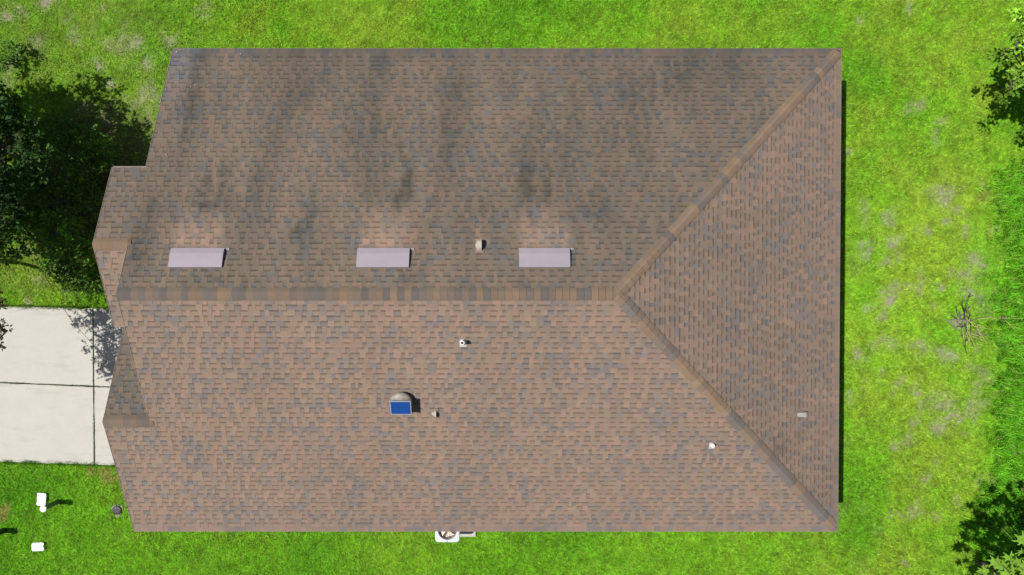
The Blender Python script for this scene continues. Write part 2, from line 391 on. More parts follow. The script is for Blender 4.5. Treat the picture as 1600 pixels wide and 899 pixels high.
# roof deck, one mesh: each slope a slab 14 cm thick
TH = .14
deck = MB()
def slab(pts): deck.prism([Vector(p) - Vector((0,0,.012)) for p in pts], (0,0,-TH))
slab([(XW,YN,ZE),(XW,YJOG,zN(YJOG)),(XEN,YJOG,zN(YJOG)),(XEN,YEN,ZEN),(XW,YEN,ZEN),(XW,YR+.004,ZR),(XR,YR+.004,ZR),(XE,YN,ZE)][::-1])
slab([(XGA,YS,ZE),(XE,YS,ZE),(XR,YR-.004,ZR),(XW,YR-.004,ZR),(XW,YGA,ZGA),(XGA,YGA,ZGA)][::-1])
slab([(XE+.001,YS+.01,ZE),(XE+.001,YN-.01,ZE),(XR+.006,YR,ZR)][::-1])
slab([(XEN,YEN-.003,ZEN),(XEN,YENS,ZEN-K*(YEN-YENS)),(-8.85,YENS,ZEN-K*(YEN-YENS)),(-8.85,YEN-.003,ZEN)])
slab([(XGA,YGA+.003,ZGA),(XGA,YGN,ZGA-K*(YGN-YGA)),(-8.85,YGN,ZGA-K*(YGN-YGA)),(-8.85,YGA+.003,ZGA)][::-1])
roof = deck.build('roof', M_DECK, house)

# trim: fascia boards and drip edge strips, each edge its own board
def board(name, p, q, out, hgt, thick, mat_, dz=0.0):
    p, q, out = Vector(p), Vector(q), Vector(out).normalized(); up = Vector((0,0,1))
    a = [p + up*dz, q + up*dz, q + up*(dz-hgt), p + up*(dz-hgt)]
    MB().prism(a, out*thick).build(name, mat_, house)
EAVES = [((XW,YN,ZE),(XE,YN,ZE),(0,1,0)), ((XE,YN,ZE),(XE,YS,ZE),(1,0,0)), ((XE,YS,ZE),(XGA,YS,ZE),(0,-1,0)),
         ((XEN,YJOG,zN(YJOG)),(XW,YJOG,zN(YJOG)),(0,1,0)), ((XEN,YENS,ZEN-K*(YEN-YENS)),(-9.22,YENS,ZEN-K*(YEN-YENS)),(0,-1,0))]
RAKES = [((XW,YN,ZE),(XW,YJOG,zN(YJOG))), ((XEN,YJOG,zN(YJOG)),(XEN,YEN,ZEN)), ((XEN,YEN,ZEN),(XEN,YENS,ZEN-K*(YEN-YENS))),
         ((XW,YEN,ZEN),(XW,YR,ZR)), ((XW,YR,ZR),(XW,YGA,ZGA)), ((XGA,YGA,ZGA),(XGA,YS,ZE)), ((XGA,YGN,ZGA-K*(YGN-YGA)),(XGA,YGA,ZGA))]
for p, q, o in EAVES:
    board('fascia', p, q, o, .17, .018, M_TRIM, -.03); board('drip_edge', Vector(p)+Vector(o)*.019, Vector(q)+Vector(o)*.019, o, .04, .004, M_DRIP, .004)
for p, q in RAKES:
    board('fascia', p, q, (-1,0,0), .18, .018, M_TRIM, -.03); board('drip_edge', Vector(p)+Vector((-.0185,0,0)), Vector(q)+Vector((-.0185,0,0)), (-1,0,0), .04, .006, M_DRIP, .016)

# walls
def wall(pts, d): MB().prism(pts, d).build('wall', M_WALL, house)
T = .2; ov = .45; zt = ZE - .02
xe, yn, ys = XE-ov, YN-ov, YS+ov
wall([(-8.8+T,yn,0),(xe,yn,0),(xe,yn,zt),(-8.8+T,yn,zt)], (0,-T,0))
wall([(xe,yn-T,0),(xe,ys+T,0),(xe,ys+T,zt),(xe,yn-T,zt)], (-T,0,0))
wall([(xe,ys,0),(-9.95,ys,0),(-9.95,ys,zt),(xe,ys,zt)], (0,T,0))
und = lambda z: z - TH - .02
wall([(-8.8,yn,0),(-8.8,yn,und(zN(yn))),(-8.8,YR,und(ZR)),(-8.8,-6.0,und(zS(-6.0))),(-8.8,-6.0,0)], (T,0,0))
wall([(-9.62,2.35,0),(-9.62,2.35,und(zN(2.35))),(-9.62,YEN,und(ZEN)),(-9.62,-.95,und(ZEN-K*(YEN+.95))),(-9.62,-.95,0)], (T,0,0))
wall([(-9.42,2.35,0),(-8.8,2.35,0),(-8.8,2.35,und(zN(2.35))),(-9.42,2.35,und(zN(2.35)))], (0,-T,0))
wall([(-9.95,-1.2,0),(-9.95,-1.2,und(ZGA-K*(-1.2-YGA))),(-9.95,YGA,und(ZGA)),(-9.95,ys,und(zS(ys))),(-9.95,ys,0)], (T,0,0))

# ---- shingle colours (true pigment, algae stain and rain washing; no light)
PAL = [(.242,.170,.129), (.230,.166,.127), (.214,.161,.127), (.196,.156,.133), (.180,.151,.140), (.230,.171,.121), (.256,.171,.130)]
CAPPAL = [(.265,.182,.122), (.250,.176,.126), (.222,.165,.128), (.190,.152,.130), (.172,.146,.132), (.225,.168,.122)]
VENTS = [(266,347), (558,639), (811,891)]
vent_c = [at((a+b)/2, 404, 4.95) for a, b in VENTS]
STREAK = [(608,140,20,80,.14),(625,235,10,50,.18),(745,320,30,60,.12),(845,190,24,70,.12),(470,360,10,26,.14),(700,240,20,60,.18),(300,90,30,20,.2),(1000,250,40,60,.16),(300,160,14,110,.42),(322,298,9,40,.6),(350,290,7,40,.5),(340,325,26,9,.5),(592,130,14,80,.24),(640,285,8,34,.95),(624,320,7,22,.7),(600,260,30,60,.22),(480,330,12,60,.30),
          (820,290,9,40,.72),(832,330,8,24,.5),(855,300,10,40,.30),(875,345,12,9,.42),(870,250,40,60,.15),(700,150,60,90,.16),(480,140,40,90,.2),(410,250,16,90,.22),(985,150,50,60,.22),
          (240,330,20,60,.2),(905,120,24,60,.24),(1060,120,40,50,.22),(545,190,16,60,.22),(215,400,22,40,.34),(640,437,14,14,.30),(330,437,50,12,.26),(470,360,16,36,.12),(680,300,16,50,.2),
          (780,120,20,50,.2),(930,330,60,40,.16),(890,420,40,18,.2),(1140,110,40,30,.25),(760,330,14,30,.25),(715,360,10,40,.2)]
streaks = []
for (px, py, sx, sy, a) in STREAK:
    z = 5.45 - (461-py)/383*2.75; p = at(px, py, z); sc = F_PX/(CAM_H-z); streaks.append((p.x, p.y, sx/sc, sy/sc, a))
def stain(key, x, y, z):
    """multiplier (r,g,b) for a point of the roof"""
    p = Vector((x, y, 0)); r = g_ = b = 1.0
    if key == 'N':
        n = mn.fractal(Vector((x*.9, y*.22, 3.1)), 1, 2, 4) ; m = mn.noise(Vector((x*2.6, y*.5, 8)))
        d = .355 + .13*n + .06*m + .05*mn.noise(Vector((x*7, y*.7, 4))) + .03*min(1, max(0, (x-1)/3)) + .05 * max(0, y) / 6
        for sx, sy, wx, wy, a in streaks:
            q = ((x-sx + .05*mn.noise(Vector((y*1.5, 1, sx))))/wx)**2 + ((y-sy)/wy)**2
            if q < 6: d += a*.72*math.exp(-q) * max(0, .8 + 1.3*mn.noise(Vector((x*10, y*.9, 2))))
        wash = 0
        for vc in vent_c:      # rain off the metal vents keeps the shingles below them clean
            dy = y - (vc.y + .28)
            if 0 < dy < 1.1:
                hw = .62 - .05*dy; e = max(0, 1 - max(0, abs(x-vc.x) - hw*.8)/.22) * (1 - dy/1.1)**.6
                wash = max(wash, e * (.8 + .5*mn.noise(Vector((x*8, y*.8, 5)))))
        if abs(x - PIPEX) < .10 and 0 < y - PIPEY < .9: wash = max(wash, .5*(1-(y-PIPEY)/.9))
        d = d*(1-.85*min(1, wash))
        d = min(.72, max(0, d))
        r, g_, b = 1-.95*d, 1-.86*d, 1-.84*d
        r *= .97 + .20*wash; g_ *= 1 + .13*wash; b *= 1 + .12*wash
        if x < -8.2 and y > 4.2:       # greyed corner
            t = min(1, (-8.2-x)/.6) * min(1, (y-4.2)/1.5) * .5; av = .95; r = r*(1-t)+av*t*.82; g_ = g_*(1-t)+av*t*.98; b = b*(1-t)+av*t*1.25
        top = max(0, (y-5.5)/.7)**2*.12; r -= top; g_ -= top*.9; b -= top*.7
    elif key == 'garage':
        d = .42 + .14*mn.noise(Vector((x*1.3, y*1.1, 5))); r, g_, b = 1-d, 1-.84*d, 1-.84*d
    elif key == 'E':
        d = .05 + .08*mn.fractal(Vector((x*.25, y*.8, 9)), 1, 2, 3); r, g_, b = 1-d, 1-.8*d, 1-.8*d
        q = math.exp(-((x-7.0)/.35)**2 - ((y+4.55)/.22)**2); r -= .2*q; g_ -= .2*q; b -= .2*q
    else:
        d = .035 + .06*mn.fractal(Vector((x*.8, y*.25, 6)), 1, 2, 3); r, g_, b = 1-d, 1-.9*d, 1-.9*d
        lo = max(0, (-6.3-y)/.7); r -= .08*lo; g_ -= .05*lo; b -= .01*lo
    return r, g_, b
pp = at(749, 384, 5.05); PIPEX, PIPEY = pp.x, pp.y + .12

E_ = .132
pieces = []   # (verts, faces, cols, size)
def add_piece(key, u0, u1, v0, v1, L, Rr, tooth, base):
    la, ra, lb, rb = max(u0, L(v0)), min(u1, Rr(v0)), max(u0, L(v1)), min(u1, Rr(v1))
    if ra - la < .004 or rb - lb < .004:
        if ra - la < .012: return
        lb = min(max(lb, la), ra); rb = max(lb + .001, min(rb, ra))
    hl = .013 if tooth else .006; ht = .0015 if not tooth else .003
    cs = []
    def col(u, v, k):
        P = SP(key, u, v); s = stain(key, P.x, P.y, P.z)
        return tuple(max(.01, base[i]*s[i]*k) for i in range(3))
    vs = [SP(key, la, v0, hl), SP(key, ra, v0, hl), SP(key, rb, v1, ht), SP(key, lb, v1, ht),
          SP(key, la, v0, -.004), SP(key, ra, v0, -.004), SP(key, rb, v1, -.004), SP(key, lb, v1, -.004)]
    kl, ku = (1.09, .99) if tooth else (1.07, 1.0)
    cA, cB, cC, cD = col(la, v0, kl), col(ra, v0, kl), col(rb, v1, ku), col(lb, v1, ku)
    dk = tuple(x*.62 for x in cA)
    if tooth:
        fs = [(0,1,2,3)]; cs = [[cA,cB,cC,cD]]
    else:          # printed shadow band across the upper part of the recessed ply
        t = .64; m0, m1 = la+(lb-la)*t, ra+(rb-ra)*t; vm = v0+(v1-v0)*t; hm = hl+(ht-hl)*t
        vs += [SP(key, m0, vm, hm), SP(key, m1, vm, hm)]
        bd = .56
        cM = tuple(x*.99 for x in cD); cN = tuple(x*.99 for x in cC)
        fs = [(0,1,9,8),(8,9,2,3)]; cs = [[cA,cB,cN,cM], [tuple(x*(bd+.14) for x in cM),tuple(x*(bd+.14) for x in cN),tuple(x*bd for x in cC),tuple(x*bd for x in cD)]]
    fs += [(4,5,1,0),(1,5,6,2),(0,3,7,4),(7,6,5,4),(2,6,7,3)]; cs += [[dk]*4]*5
    ctr = (vs[0]+vs[2])/2; sc = F_PX/(CAM_H-ctr.z)
    pieces.append((vs, fs, cs, (ra-la)*sc*sc*E_))
def fill(key, length, L, Rr, seed, vmin=0):
    r = random.Random(seed); o, eu, ev, kk, n = SLOPES[key]
    ncr = int(math.ceil(length / E_)); L0 = L
    for ci in range(ncr):
        v0 = ci*E_; v1 = min(length, v0+E_+.006)
        if v1 - v0 < .02: continue
        if ci == 0: v0 -= .03
        if key in 'NS': Lc = L0(ci*E_ + .066); L = lambda v, c_=Lc: c_
        lo = min(L(v0), L(v1)); hi = max(Rr(v0), Rr(v1)); u = lo - r.uniform(0, .3); tooth = r.random() < .5
        while u < hi:
            wdt = r.choice((.08,.10,.12,.15,.18)) if tooth else r.choice((.10,.12,.15,.18))
            P = SP(key, u+wdt/2, v0)
            q = .55*mn.noise(Vector((P.x*1.5, P.y*1.5, seed))) + .5*mn.noise(Vector((P.x*5.2, P.y*5.2, seed+3))) + r.uniform(-.52, .52)
            if q > .42: base = PAL[4]
            elif q > .27: base = PAL[3]
            elif q > .08: base = PAL[2]
            elif q > -.25: base = PAL[1] if r.random() < .6 else PAL[0]
            elif q > -.42: base = PAL[0] if r.random() < .7 else PAL[5]
            else: base = PAL[6]
            j = r.uniform(.93, 1.07); base = tuple(x*j for x in base)
            if u+wdt > lo: add_piece(key, u, min(u+wdt, hi+.01), v0, v1, L, Rr, tooth, base)
            u += wdt; tooth = not tooth if r.random() < .9 else tooth
            if v0 < .01: tooth = True
vj, ve = YN-YJOG, YN-YEN
fill('N', WN-.01, lambda v: (XW if v < vj-.001 else XEN if v < ve-.001 else XW)-.012, lambda v: XE - v*(XE-XR)/WN, 101)
vg = YGA-YS
fill('S', WS-.01, lambda v: (XGA if v < vg-.001 else XW)-.012, lambda v: XE - v*(XE-XR)/WS, 202)
fill('E', WE-.01, lambda v: YS + v*WS/WE, lambda v: YN - v*WN/WE, 303)
fill('entry', YEN-YENS-.01, lambda v: XEN-.012, lambda v: -8.85, 404)
fill('garage', YGN-YGA-.01, lambda v: XGA-.012, lambda v: -8.85, 505)
pieces.sort(key=lambda p: -p[3])
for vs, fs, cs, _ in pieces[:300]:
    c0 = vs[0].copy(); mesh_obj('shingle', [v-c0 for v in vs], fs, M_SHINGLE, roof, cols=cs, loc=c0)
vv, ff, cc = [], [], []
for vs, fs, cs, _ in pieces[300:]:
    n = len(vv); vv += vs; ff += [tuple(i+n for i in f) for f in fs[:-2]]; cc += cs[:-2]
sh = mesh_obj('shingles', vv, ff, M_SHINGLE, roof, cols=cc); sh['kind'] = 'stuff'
print('shingle pieces', len(pieces))

# ---- ridge and hip caps, each its own piece
def caps(a, b, n1, n2, seed, exp=.168, wd=.155, key1='N', key2='S', stretch=1.0):
    r = random.Random(seed); a, b = Vector(a), Vector(b); d = (b-a).normalized(); Ltot = (b-a).length; n1, n2 = n1.normalized(), n2.normalized()
    up = (n1+n2).normalized(); w1 = n1.cross(d).normalized(); w2 = n2.cross(d).normalized()
    if w1.dot(n2) > 0: w1 = -w1
    if w2.dot(n1) > 0: w2 = -w2
    cnt = int(Ltot/exp)+1; base = PAL[5]
    for i in range(cnt):
        s0 = i*exp; s1 = min(Ltot+.02, s0+exp+.02)
        if s1-s0 < .03: continue
        if r.random() < stretch:
            base = r.choice(CAPPAL)
        j = r.uniform(.92, 1.08)*.87; bcol = [x*j for x in base]
        vs = []
        W = wd*r.uniform(.96, 1.04)
        for s, h in ((s0, .040), (s1, .016)):       # the lower end overlaps the cap before it
            p = a + d*s
            vs += [p + w1*W + n1*(h-.004), p + w1*W*.5 + n1*(h+.004), p + up*(h+.006), p + w2*W*.5 + n2*(h+.004), p + w2*W + n2*(h-.004)]
        vs += [a+d*(s0-.012)+w1*W, a+d*(s0-.012)+w2*W, a+d*(s0-.014)+up*.012, a+d*s1+w1*W, a+d*s1+w2*W]
        fs = [(0,1,6,5),(1,2,7,6),(2,3,8,7),(3,4,9,8),(0,10,12,2,1),(12,11,4,3,2),(10,0,5,13),(4,11,14,9)]
        cols = []
        for f in fs[:4]:
            cr = []
            for q in f:
                P = vs[q]; side = key1 if q % 5 < 2 else key2; st = stain(side, P.x, P.y, P.z); st2 = stain('S', P.x, P.y, P.z)
                kk = .97 if q < 5 else 1.0
                cr.append(tuple(bcol[t]*(st[t]*.5+st2[t]*.5)*kk for t in range(3)))
            cols.append(cr)
        for f in fs[4:]: cols.append([tuple(x*.30 for x in bcol)]*len(f))
        c0 = vs[2].copy(); mesh_obj('ridge_cap', [v-c0 for v in vs], fs, M_SHINGLE, roof, cols=cols, loc=c0)
nN, nS, nE = SLOPES['N'][4], SLOPES['S'][4], SLOPES['E'][4]; nEn, nGa = SLOPES['entry'][4], SLOPES['garage'][4]
caps(Vector((XE,YN,ZE)).lerp(Vector((XR,YR,ZR)), .016), (XR,YR,ZR), nN, nE, 1, key1='N', key2='E', exp=.20, wd=.15, stretch=.6)
caps(Vector((XE,YS,ZE)).lerp(Vector((XR,YR,ZR)), .016), (XR,YR,ZR), nS, nE, 2, key1='S', key2='E', exp=.20, wd=.15, stretch=.6)
caps((XW-.012,YR,ZR), (XR+.05,YR,ZR+.0), nN, nS, 3)
caps((XEN-.012,YEN,ZEN), (-9.19,YEN,ZEN), nN, nEn, 4, key1='N', key2='S')
caps((XGA-.012,YGA,ZGA), (-9.14,YGA,ZGA), nGa, nS, 5, key1='garage', key2='S')

# ---- things fixed to the roof
def on_slope(key, px, py, h=0):
    """slope coordinates where the ray through a pixel meets the plane"""
    o, eu, ev, kk, n = SLOPES[key]; C = Vector((0,0,CAM_H)); d = at(px, py, 0) - C; oo = o + n*h
    P = C + d * ((oo - C).dot(n) / d.dot(n)); q = P - o
    return q.dot(eu), Vector((q.x, q.y, 0)).dot(ev)
def frame(key, u, v):
    o, eu, ev, kk, n = SLOPES[key]; s = (ev + Vector((0,0,kk))).normalized()
    M = Matrix((eu, s, n)).transposed()
    if eu.cross(s).dot(n) < 0: pass
    return SP(key, u, v), M
def xf(mb, P, M): mb.v = [tuple(P + M @ Vector(v)) for v in mb.v]; return mb
vent_labels = ['long pale metal vent hood nearest the left end of the roof', 'long pale metal vent hood between the other two hoods', 'long pale metal vent hood closest to the diagonal hip']
for (a, b), lb in zip(VENTS, vent_labels):
    u0, vb = on_slope('N', a, 390, .1); u1, vt = on_slope('N', b, 419, .01); P, M = frame('N', (u0+u1)/2, vb)
    hw = (u1-u0)/2; D = (vt-vb)*math.sqrt(1+K*K)
    fl = MB(); fl.box(-hw-.01, hw+.10, -.03, .02, .010, .029); e = xf(fl, P, M).build('roof_vent', M_VENT, house); e['label'] = lb
    prof = [(0,.080),(D*.28,.093),(D*1.0,.055)]         # along the slope upward: flat lip, crest, back edge
    hd = MB()
    L_ = [(-hw, y, z) for y, z in prof]; R_ = [(hw, y, z) for y, z in prof]
    Lb = [(-hw, y, .019) for y, z in prof]; Rb = [(hw, y, .019) for y, z in prof]
    hd.add(L_+R_+Lb+Rb, [(0,1,4,3),(1,2,5,4),(0,6,7,1),(1,7,8,2),(3,4,10,9),(4,5,11,10),(2,8,11,5)])
    xf(hd, P, M).build('hood', M_VENT, e)
    ins = MB(); ins.box(-hw+.02, hw-.02, .02, D*.25, .02, .06); xf(ins, P, M).build('opening', M_DARK, e)
def arch_vent(px, py, r, ln, lb, name='vent_hood', key='N', cone=False):
    u, v = on_slope(key, px, py, .02); P, M = frame(key, u, v)
    fl = MB(); fl.box(-ln-.06, .05, -r-.03, r+.05, .012, .024); e = xf(fl, P, M).build(name, M_FLASH, house); e['label'] = lb
    mb = MB(); n = 10; secs = [(-ln-r*.45, .25), (-ln-r*.30, .62), (-ln-r*.1, .86), (-ln+.01, .97), (0, 1)] if not cone else [(-ln, .25), (-ln*.5, .7), (0, 1)]
    vs = []
    for x, s in secs:
        for k in range(n+1):
            t = math.pi*k/n; vs.append((x, r*s*math.cos(t), .02 + r*s*1.25*math.sin(t)))
    fs = [(i*(n+1)+k, i*(n+1)+k+1, (i+1)*(n+1)+k+1, (i+1)*(n+1)+k) for i in range(len(secs)-1) for k in range(n)]
    fs += [tuple(range(n+1))]
    mb.add(vs, fs); 
    xf(mb, P, M).build('cowl', M_GALV, e, smooth=False)
    m2 = MB(); m2.add([(-.004, r*.95*math.cos(math.pi*k/n), .02+r*1.2*math.sin(math.pi*k/n)) for k in range(n+1)], [tuple(range(n+1))]); xf(m2, P, M).build('opening', M_DARK, e)
arch_vent(753, 384.5, .145, .09, 'half round metal vent cowl beside the third long hood')
arch_vent(682, 646, .095, .12, 'small cone shaped metal vent cowl right of the solar fan', key='S', cone=True)
def stack(key, px, py, lb, hgt=.27, r=.052, fl=.085):
    u, v = on_slope(key, px, py, 0); P, M = frame(key, u, v)
    f = MB(); f.box(-fl, fl, -fl-.04, fl-.04, .018, .024); e = xf(f, P, M).build('plumbing_vent', M_LEAD, house); e['label'] = lb
    b = MB(); b.lathe(P, [(r*1.6, .0),(r*1.45,.04),(r*1.2,.10),(r*1.1,.12)], 14); b.build('boot', M_PIPE, e, smooth=True)
    p = MB(); n = 14
    p.lathe(P, [(r, .02),(r, hgt),(r*.62, hgt),(r*.62, hgt-.05)], n); p.build('pipe', M_PIPE, e)
    q = MB(); q.lathe(P, [(r*.6, hgt-.045),(r*.6, hgt-.04)], n); q.build('opening', M_DARK, e)
stack('S', 723.5, 534.5, 'white plumbing pipe above the solar fan', hgt=.27)
stack('S', 1112, 695, 'white plumbing pipe beside the lower diagonal hip', hgt=.15, r=.045, fl=.07)
# hooded vent on the east slope
u, v = on_slope('E', 1256, 646.5, 0); P, M = frame('E', u, v)
f = MB(); f.box(-.10, .09, -.05, .30, .012, .02); e = xf(f, P, M).build('box_vent', M_FLASH, house); e['label'] = 'small grey box vent on the triangular right roof slope'
m = MB(); m.add([(-.075,0,.02),(.06,0,.02),(.06,0,.13),(-.075,0,.13),(-.055,.25,.02),(.04,.25,.02),(.04,.25,.035),(-.055,.25,.035),(-.075,.06,.135),(.06,.06,.135),(.06,.06,.02),(-.075,.06,.02)],
                [(0,1,2,3),(3,2,9,8),(8,9,6,7),(1,10,9,2),(10,5,6,9),(0,3,8,11),(11,8,7,4),(4,7,6,5)])
xf(m, P, M).build('hood', M_BOXV, e)

# solar attic fan
u, v = on_slope('S', 628.0, 623.5, 0); P, M = frame('S', u, v)
f = MB(); f.box(-.27, .27, -.27, .27, .010, .017); e = xf(f, P, M).build('attic_fan', M_FLASH, house); e['label'] = 'solar powered attic fan with a bright blue panel'
M_up = Matrix.Identity(3)
d = MB(); d.lathe((0,0,0), [(.19,.0),(.19,.12),(.275,.12),(.282,.145),(.26,.19),(.19,.225),(.10,.245),(.02,.25)], 28)
xf(d, P, M).build('dome', M_DOME, e, smooth=True)
# panel: frame and ribbed cells, tipped towards the south
tilt = Matrix.Rotation(R(3), 3, 'X'); Q = P + M @ Vector((.01, -.055, .31)); Mp = M @ tilt
pw, pd = .240, .180
fr = MB(); fr.box(-pw-.02, pw+.02, -pd-.022, pd+.02, -.02, .012); xf(fr, Q, Mp).build('panel_frame', M_FRAME, e)
pc = MB(); pc.box(-pw, pw, -pd, pd, .013, .018); xf(pc, Q, Mp).build('solar_panel', M_SOLAR2, e)
pr = MB()
for i in range(11):
    x0 = -pw + i*2*pw/11 + .006; pr.box(x0, x0 + 2*pw/11 - .015, -pd+.004, pd-.004, .019, .024)
xf(pr, Q, Mp).build('solar_cell_strips', M_SOLAR, e)
br = MB()
for sx in (-.16, .16):
    for sy in (-.08, .10): br.tube([P + M @ Vector((sx, sy-.1, .15)), P + M @ Vector((sx*1.1, sy-.1, .30))], .012, 6)
br.build('bracket', M_FRAME, e)

# specks of debris and droppings lying on the roof
sp = MB(); rr = random.Random(3)
SPK = [('S',891,464,.035),('N',183,456,.03),('N',376,85,.03),('N',305,134,.03),('N',298,137,.025),('N',325,135,.02),('N',260,243,.035),('N',228,276,.02),('N',262,245,.02),('N',276,82,.05),('N',288,76.5,.03),('N',282,79,.03),('N',259,140,.02),('N',275,183,.02),('S',345,700,.015),('N',455,210,.015)]
for key, px, py, r in SPK:
    u, v = on_slope(key, px, py, .02); 
    if v < .03: v = .03
    r *= .6; P, M = frame(key, u, v); pts = [(r*rr.uniform(.5,1)*math.cos(t), r*rr.uniform(.5,1)*math.sin(t), .022) for t in [k*math.pi/3 for k in range(6)]]
    sp.v and None
    sp.prism([P + M @ Vector(q) for q in pts], M @ Vector((0,0,.012)))
o = sp.build('roof_debris', M_LEAD); tag(o, 'tiny pale specks of debris scattered on the shingles', 'debris', kind='stuff')

# ------------------------------------------------------------------ air conditioner and its pad
ac_c = at(699, 848.5, .86); ax = ac_c.x; ay = ac_c.y + .375
pad = MB(); p0 = at(676, 839, .08); p1 = at(743, 839, .08)
pad.box(ax-.42, p1.x, p0.y, p0.y+1.0, -.03, .08); o = pad.build('concrete_pad', M_CONC); tag(o, 'pale concrete pad on the grass under the air conditioner', 'concrete pad')
ac = empty('air_conditioner', (ax, ay, .08)); tag(ac, 'white square air conditioner with a round fan grille half under the eave', 'air conditioner')
def rrect(hw, r, z, n=6):
    P = []
    for cx, cy, a0 in ((hw-r,hw-r,0),(-hw+r,hw-r,90),(-hw+r,-hw+r,180),(hw-r,-hw+r,270)):
        for k in range(n+1):
            t = R(a0 + 90*k/n); P.append((cx+r*math.cos(t), cy+r*math.sin(t), z))
    return P
m = MB(); a = rrect(.355,.10,0); b = rrect(.355,.10,.64); n = len(a)
m.add(a+b, [(i,(i+1)%n,(i+1)%n+n,i+n) for i in range(n)] + [tuple(range(n-1,-1,-1))])
o = m.build('body', M_ACBODY, ac); 
lv = MB()
for i in range(15):
    z = .06 + i*.037; q = rrect(.364,.10,z); q2 = rrect(.364,.10,z+.012); lv.add(q+q2, [(j,(j+1)%n,(j+1)%n+n,j+n) for j in range(n)])
lv.build('louvres', M_WIRE, ac)
# top cover: rounded square with a round hole, raised rim, screws
rim = rrect(.375,.115,.66); hole = []
m = MB(); nr = 28
def radial(pts, t):
    best = None; d = Vector((math.cos(t), math.sin(t)))
    for i in range(len(pts)):
        p = Vector(pts[i][:2]); q = Vector(pts[(i+1) % len(pts)][:2]); e_ = q-p; den = d.x*e_.y - d.y*e_.x
        if abs(den) < 1e-9: continue
        s = (p.x*e_.y - p.y*e_.x)/den; uu = (p.x*d.y - p.y*d.x)/den
        if s > 0 and -1e-6 <= uu <= 1+1e-6: best = s if best is None else max(best, s)
    return best
outer = []; inner = []
for k in range(nr*2):
    t = math.pi*k/nr; s = radial(rim, t); outer.append((s*math.cos(t), s*math.sin(t)))
N2 = nr*2
vs = [(x*1.0, y*1.0, .62) for x, y in outer] + [(x, y, .665) for x, y in outer] + [(x*.95, y*.95, .685) for x, y in outer] \
   + [(.325*math.cos(math.pi*k/nr), .325*math.sin(math.pi*k/nr), .70) for k in range(N2)] + [(.29*math.cos(math.pi*k/nr), .29*math.sin(math.pi*k/nr), .705) for k in range(N2)] \
   + [(.285*math.cos(math.pi*k/nr), .285*math.sin(math.pi*k/nr), .58) for k in range(N2)]
fs = [(r_*N2+k, r_*N2+(k+1) % N2, (r_+1)*N2+(k+1) % N2, (r_+1)*N2+k) for r_ in range(5) for k in range(N2)]
m.add(vs, fs); m.build('top_cover', M_ACBODY, ac, smooth=False)
m = MB(); m.lathe((0,0,0), [(.284,.56),(.284,.565)], 28); m.build('coil_well', M_ACIN, ac)
m = MB(); m.lathe((0,0,0), [(.07,.566),(.07,.63),(.05,.645)], 16); m.build('hub', M_RUST, ac)
for k in range(4):
    m = MB(); a0 = R(20+90*k); P_ = []
    for rr_, wd_ in ((.065,.5),(.16,.55),(.265,.62)):
        for s_ in (-1, 1):
            t = a0 + s_*wd_*.95; P_.append((rr_*math.cos(t), rr_*math.sin(t), .60 + s_*.022))
    m.add(P_ + [(x,y,z-.004) for x,y,z in P_], [(0,1,3,2),(2,3,5,4),(8,9,7,6),(10,11,9,8),(0,2,8,6),(2,4,10,8),(1,7,9,3),(3,9,11,5),(4,5,11,10),(0,6,7,1)]); m.build('fan_blade', M_ACFAN, ac)
m = MB()
for rr_ in (.10,.16,.22,.27): m.tube([(rr_*math.cos(t), rr_*math.sin(t), .715) for t in [math.pi*2*k/24 for k in range(25)]], .0025, 4, cap=False)
m.tube([(0,0,.72),(-.01,-.36,.70)], .006, 5); m.tube([(0,0,.72),(.28,.16,.70)], .005, 5); m.tube([(0,0,.72),(-.28,.16,.70)], .005, 5)
m.build('fan_guard', M_WIRE, ac)
for t in (-35, -145):
    m = MB(); m.lathe((.36*math.cos(R(t)), .36*math.sin(R(t)), .675), [(.014,0),(.012,.02)], 8); m.build('screw', M_WIRE, ac)
ac.scale = (1, 1, 1.11)
for o in ac.children: o.location = (0,0,0)
m = MB(); m.tube([(.20, .33, .2), (.25, .5, .22), (.25, .9, .3)], .02, 7); o = m.build('refrigerant_pipe', M_WIRE, ac)

